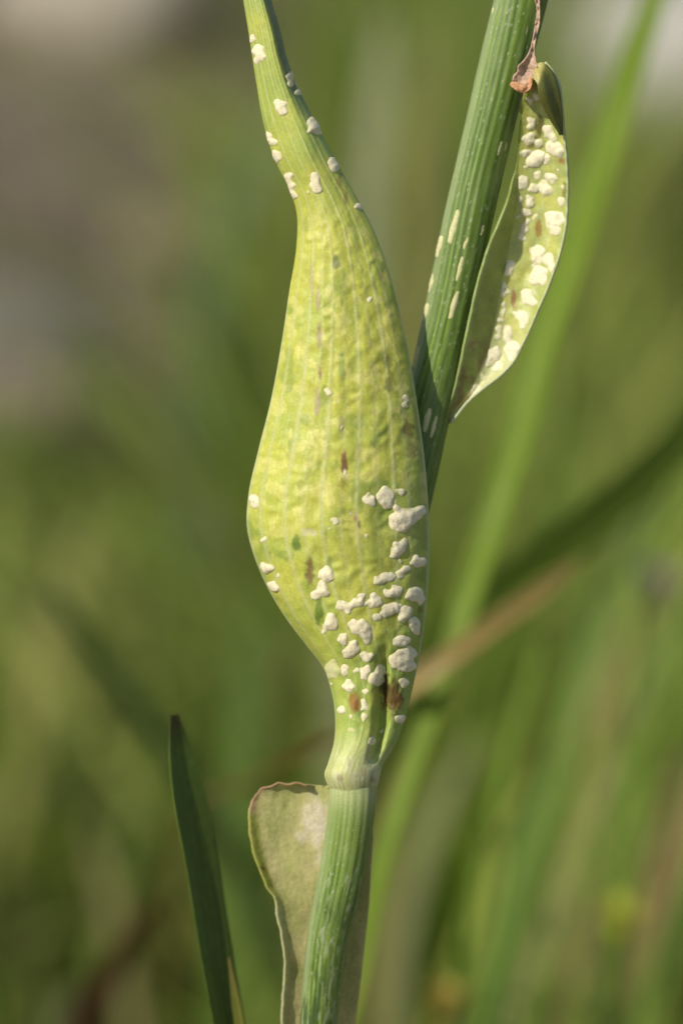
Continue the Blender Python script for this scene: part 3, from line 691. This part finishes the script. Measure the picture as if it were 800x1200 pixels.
for grp, oy in ((B5, 0), (B6, 240)):
    for L in grp:
        k += 1; blister([(a, b, c * 1.10) for a, b, c in cv(L, 470, oy, 3.478)], leaf_surf, leaf, seed=k * 5, col=lin(232, 224, 188))

# curled-over margin at the tip of the small leaf
nn_ = 40; t = np.linspace(0, 1, nn_)
ox_, oy_ = curve([(0, 627), (.12, 634), (.3, 645), (.5, 653), (.75, 658), (1, 659)])(t), curve([(0, 76), (.12, 73.5), (.3, 82), (.5, 101), (.75, 130), (1, 158)])(t)
ix_, iy_ = curve([(0, 625), (.3, 629), (.5, 631), (.75, 640), (1, 655)])(t), curve([(0, 92), (.3, 99), (.5, 112), (.75, 134), (1, 158)])(t)
q = np.linspace(0, 1, 16)
QX = ix_[:, None] + (ox_ - ix_)[:, None] * q; QY = iy_[:, None] + (oy_ - iy_)[:, None] * q
wz = np.sin(np.clip(t * .95 + .05, 0, 1) * math.pi)[:, None]
zo = zl(QY) + (aR(QY) - aL(QY)) * .3
QZ = zo + 6 + wz * (13 * (1 - q[None] ** 1.6)) - 4 * q[None] - 4 * np.cos(q * 9)[None] * .3
fcol = np.tile(lin(104, 108, 46), (nn_, 16, 1)) * (0.85 + .4 * fbm(QX / 8, QY / 10, 101))[..., None]  # dark base paints in the shade of the turned-away underside
topm = 1 - sstep(.16, .32, t[:, None] + (QX - 633) / 60)
fcol = fcol + (lin(198, 186, 108) - fcol) * topm[..., None]
fold = mesh_obj('curled_margin', P(QX, QY, QZ), grid_faces(nn_, 16), M_LEAF, leaf, colors=fcol, origin=BASE)
fold['label'] = 'shaded curled over margin at the leaf tip'
s2 = fold.modifiers.new('thickness', 'SOLIDIFY'); s2.thickness = 2.5 * S; s2.offset = 0

# dried tip: a crumpled scrap and the thread that runs up the stem
def ribbon_px(name, pts, wid, zoff, col, parent, nc=9, nr=50, crumple=3.0, seed=0, dome=.2):
    pts = np.array(pts, float); s = np.linspace(0, 1, len(pts))
    tt = np.linspace(0, 1, nr)
    x, y, z = (curve(list(zip(s, pts[:, k])))(tt) for k in range(3)); w = curve(list(zip(s, wid)))(tt)
    tx, ty = np.gradient(x), np.gradient(y); ln = np.hypot(tx, ty); nx, ny = -ty / ln, tx / ln
    a = np.linspace(-.5, .5, nc)
    X = x[:, None] + nx[:, None] * a * w[:, None]; Y = y[:, None] + ny[:, None] * a * w[:, None]
    Z = z[:, None] + crumple * (fbm(X / 6, Y / 6, seed) - .5) * 2 + (dome * w[:, None] * (0.25 - a[None] ** 2) * 4)
    c = np.asarray(col)[None, None] * (0.65 + .7 * fbm(X / 4, Y / 7, seed + 2))[..., None]
    o = mesh_obj(name, P(X, Y, Z), grid_faces(nr, nc), M_DRY, parent, colors=c, origin=BASE)
    m = o.modifiers.new('thickness', 'SOLIDIFY'); m.thickness = 1.6 * S; m.offset = 0
    return o
zt = 2
d1 = ribbon_px('dried_tip', [(601, 100, zt + 2), (607, 95, zt + 6), (613, 90, zt + 9), (618, 82, zt + 8), (621, 72, zt + 4), (623, 60, zt + 1), (626, 44, zt - 2), (629, 28, zt - 6), (630.5, 12, zt - 8), (629, 0, zt - 8), (626, -25, zt - 6), (628, -60, zt - 8)],
               [4, 17, 19, 24, 15, 6, 3.5, 5.5, 3.5, 5, 5, 2], 0, lin(194, 164, 136), leaf, nr=110, seed=5, crumple=6.5, dome=-.3)
d1['label'] = 'crumpled pinkish brown dried leaf tip'
d2 = ribbon_px('dried_flap', [(598, 98, zt + 1), (603, 100, zt + 5), (611, 104, zt + 6), (618, 102, zt + 8), (622, 92, zt + 8)], [3, 8, 9, 8, 4], 0, lin(204, 152, 108), leaf, nr=30, seed=15, crumple=5)

# --- the withered leaf wrapped behind the lower stem
lt = [(360, 921), (335, 918), (312, 923), (298, 934), (290.5, 950), (291, 966), (297, 1000), (309, 1034), (321, 1054), (327, 1085), (333, 1130), (332, 1165), (330, 1205), (338, 1290), (352, 1370)]
rt = [(390, 922), (405, 925), (418, 932), (428, 945), (435, 962), (437, 980), (435, 1010), (433, 1045), (431, 1070), (427, 1105), (423, 1140), (418, 1180), (412, 1215), (396, 1290), (368, 1370)]
s = np.linspace(0, 1, len(lt)); t = np.linspace(0, 1, 150)
lx, ly = (curve(list(zip(s, [p[k] for p in lt])))(t) for k in (0, 1)); rx, ry = (curve(list(zip(s, [p[k] for p in rt])))(t) for k in (0, 1))
u = np.linspace(0, 1, 70)[None]
ragx = (fbm(t * 26, t * 0 + 1, 111, 4) - .5) * 4; ragy = (fbm(t * 30, t * 0 + 5, 119, 4) - .5) * 8 * (1 - sstep(.2, .35, t))
WX = lx[:, None] * (1 - u) + rx[:, None] * u + ragx[:, None] * (1 - u) ** 14; WY = ly[:, None] * (1 - u) + ry[:, None] * u + ragy[:, None] * (1 - u) ** 14
wc = fz(WY)
WZ = wc - 40 - 6 * np.sin(u * math.pi) + 8 * np.abs(2 * u - 1) ** 3 + 6 * np.exp(-(u / .05) ** 2) * sstep(935, 985, WY) + 4 * (fbm(WX / 25, WY / 40, 113) - .5) - 40 * sstep(.0, .15, 1 - t[:, None] - .85) * 0
wA = fbm(WX / 18, WY / 30, 115); wB = fbm(WX / 6, WY / 10, 117)
cw = lin(214, 204, 140) + (lin(180, 180, 106) - lin(214, 204, 140)) * np.clip(1.8 * (wA - .25), 0, 1)[..., None]
cw = cw * (.88 + .24 * wB)[..., None]
for q_ in np.linspace(.12, .95, 13): cw = cw + (lin(208, 204, 156) - cw) * (.3 * np.exp(-((u - q_ - .01 * np.sin(WY / 40 + q_ * 20)) / .008) ** 2))[..., None]
marg = (1 - sstep(.06, .10, u)) * np.ones_like(WX)
mcol = lin(176, 178, 84) + (lin(204, 202, 150) - lin(176, 178, 84)) * sstep(1035, 1070, WY)[..., None]
cw = cw + (mcol - cw) * (marg * sstep(945, 960, WY) * .9)[..., None]
cw = cw + (lin(158, 122, 90) - cw) * (.8 * (1 - sstep(.02, .06, u + .05 * (wB - .5))) * (1 - sstep(935, 948, WY)))[..., None]
cw = cw + (lin(196, 146, 122) - cw) * (.6 * np.exp(-(((WX - 296) / 5) ** 2 + ((WY - 945) / 10) ** 2)))[..., None]
cw = cw + (lin(90, 60, 40) - cw) * (.9 * np.exp(-(((WX - 307) / 3) ** 2 + ((WY - 1018) / 2.5) ** 2)))[..., None]
for (cx, cy, rr, ry_) in [(368, 962, 17, 30), (359, 947, 7, 7), (376, 950, 9, 16), (352, 979, 8, 8), (371, 985, 9, 14), (375, 1005, 8, 14), (365, 966, 7, 8), (380, 968, 8, 22)]:
    d = np.hypot((WX - cx) / rr, (WY - cy) / ry_) + (wB - .5) * .9
    cw = cw + (lin(240, 228, 204) - cw) * (.6 * (1 - sstep(.2, 1.3, d)))[..., None]
wl_ = mesh_obj('withered_leaf', P(WX, WY, WZ), grid_faces(150, 70), M_WITHER, plant, colors=cw, origin=BASE)
wl_['label'] = 'dull torn leaf with whitish patches cupped behind the lower stem'
m = wl_.modifiers.new('thickness', 'SOLIDIFY'); m.thickness = 2.5 * S; m.offset = 0
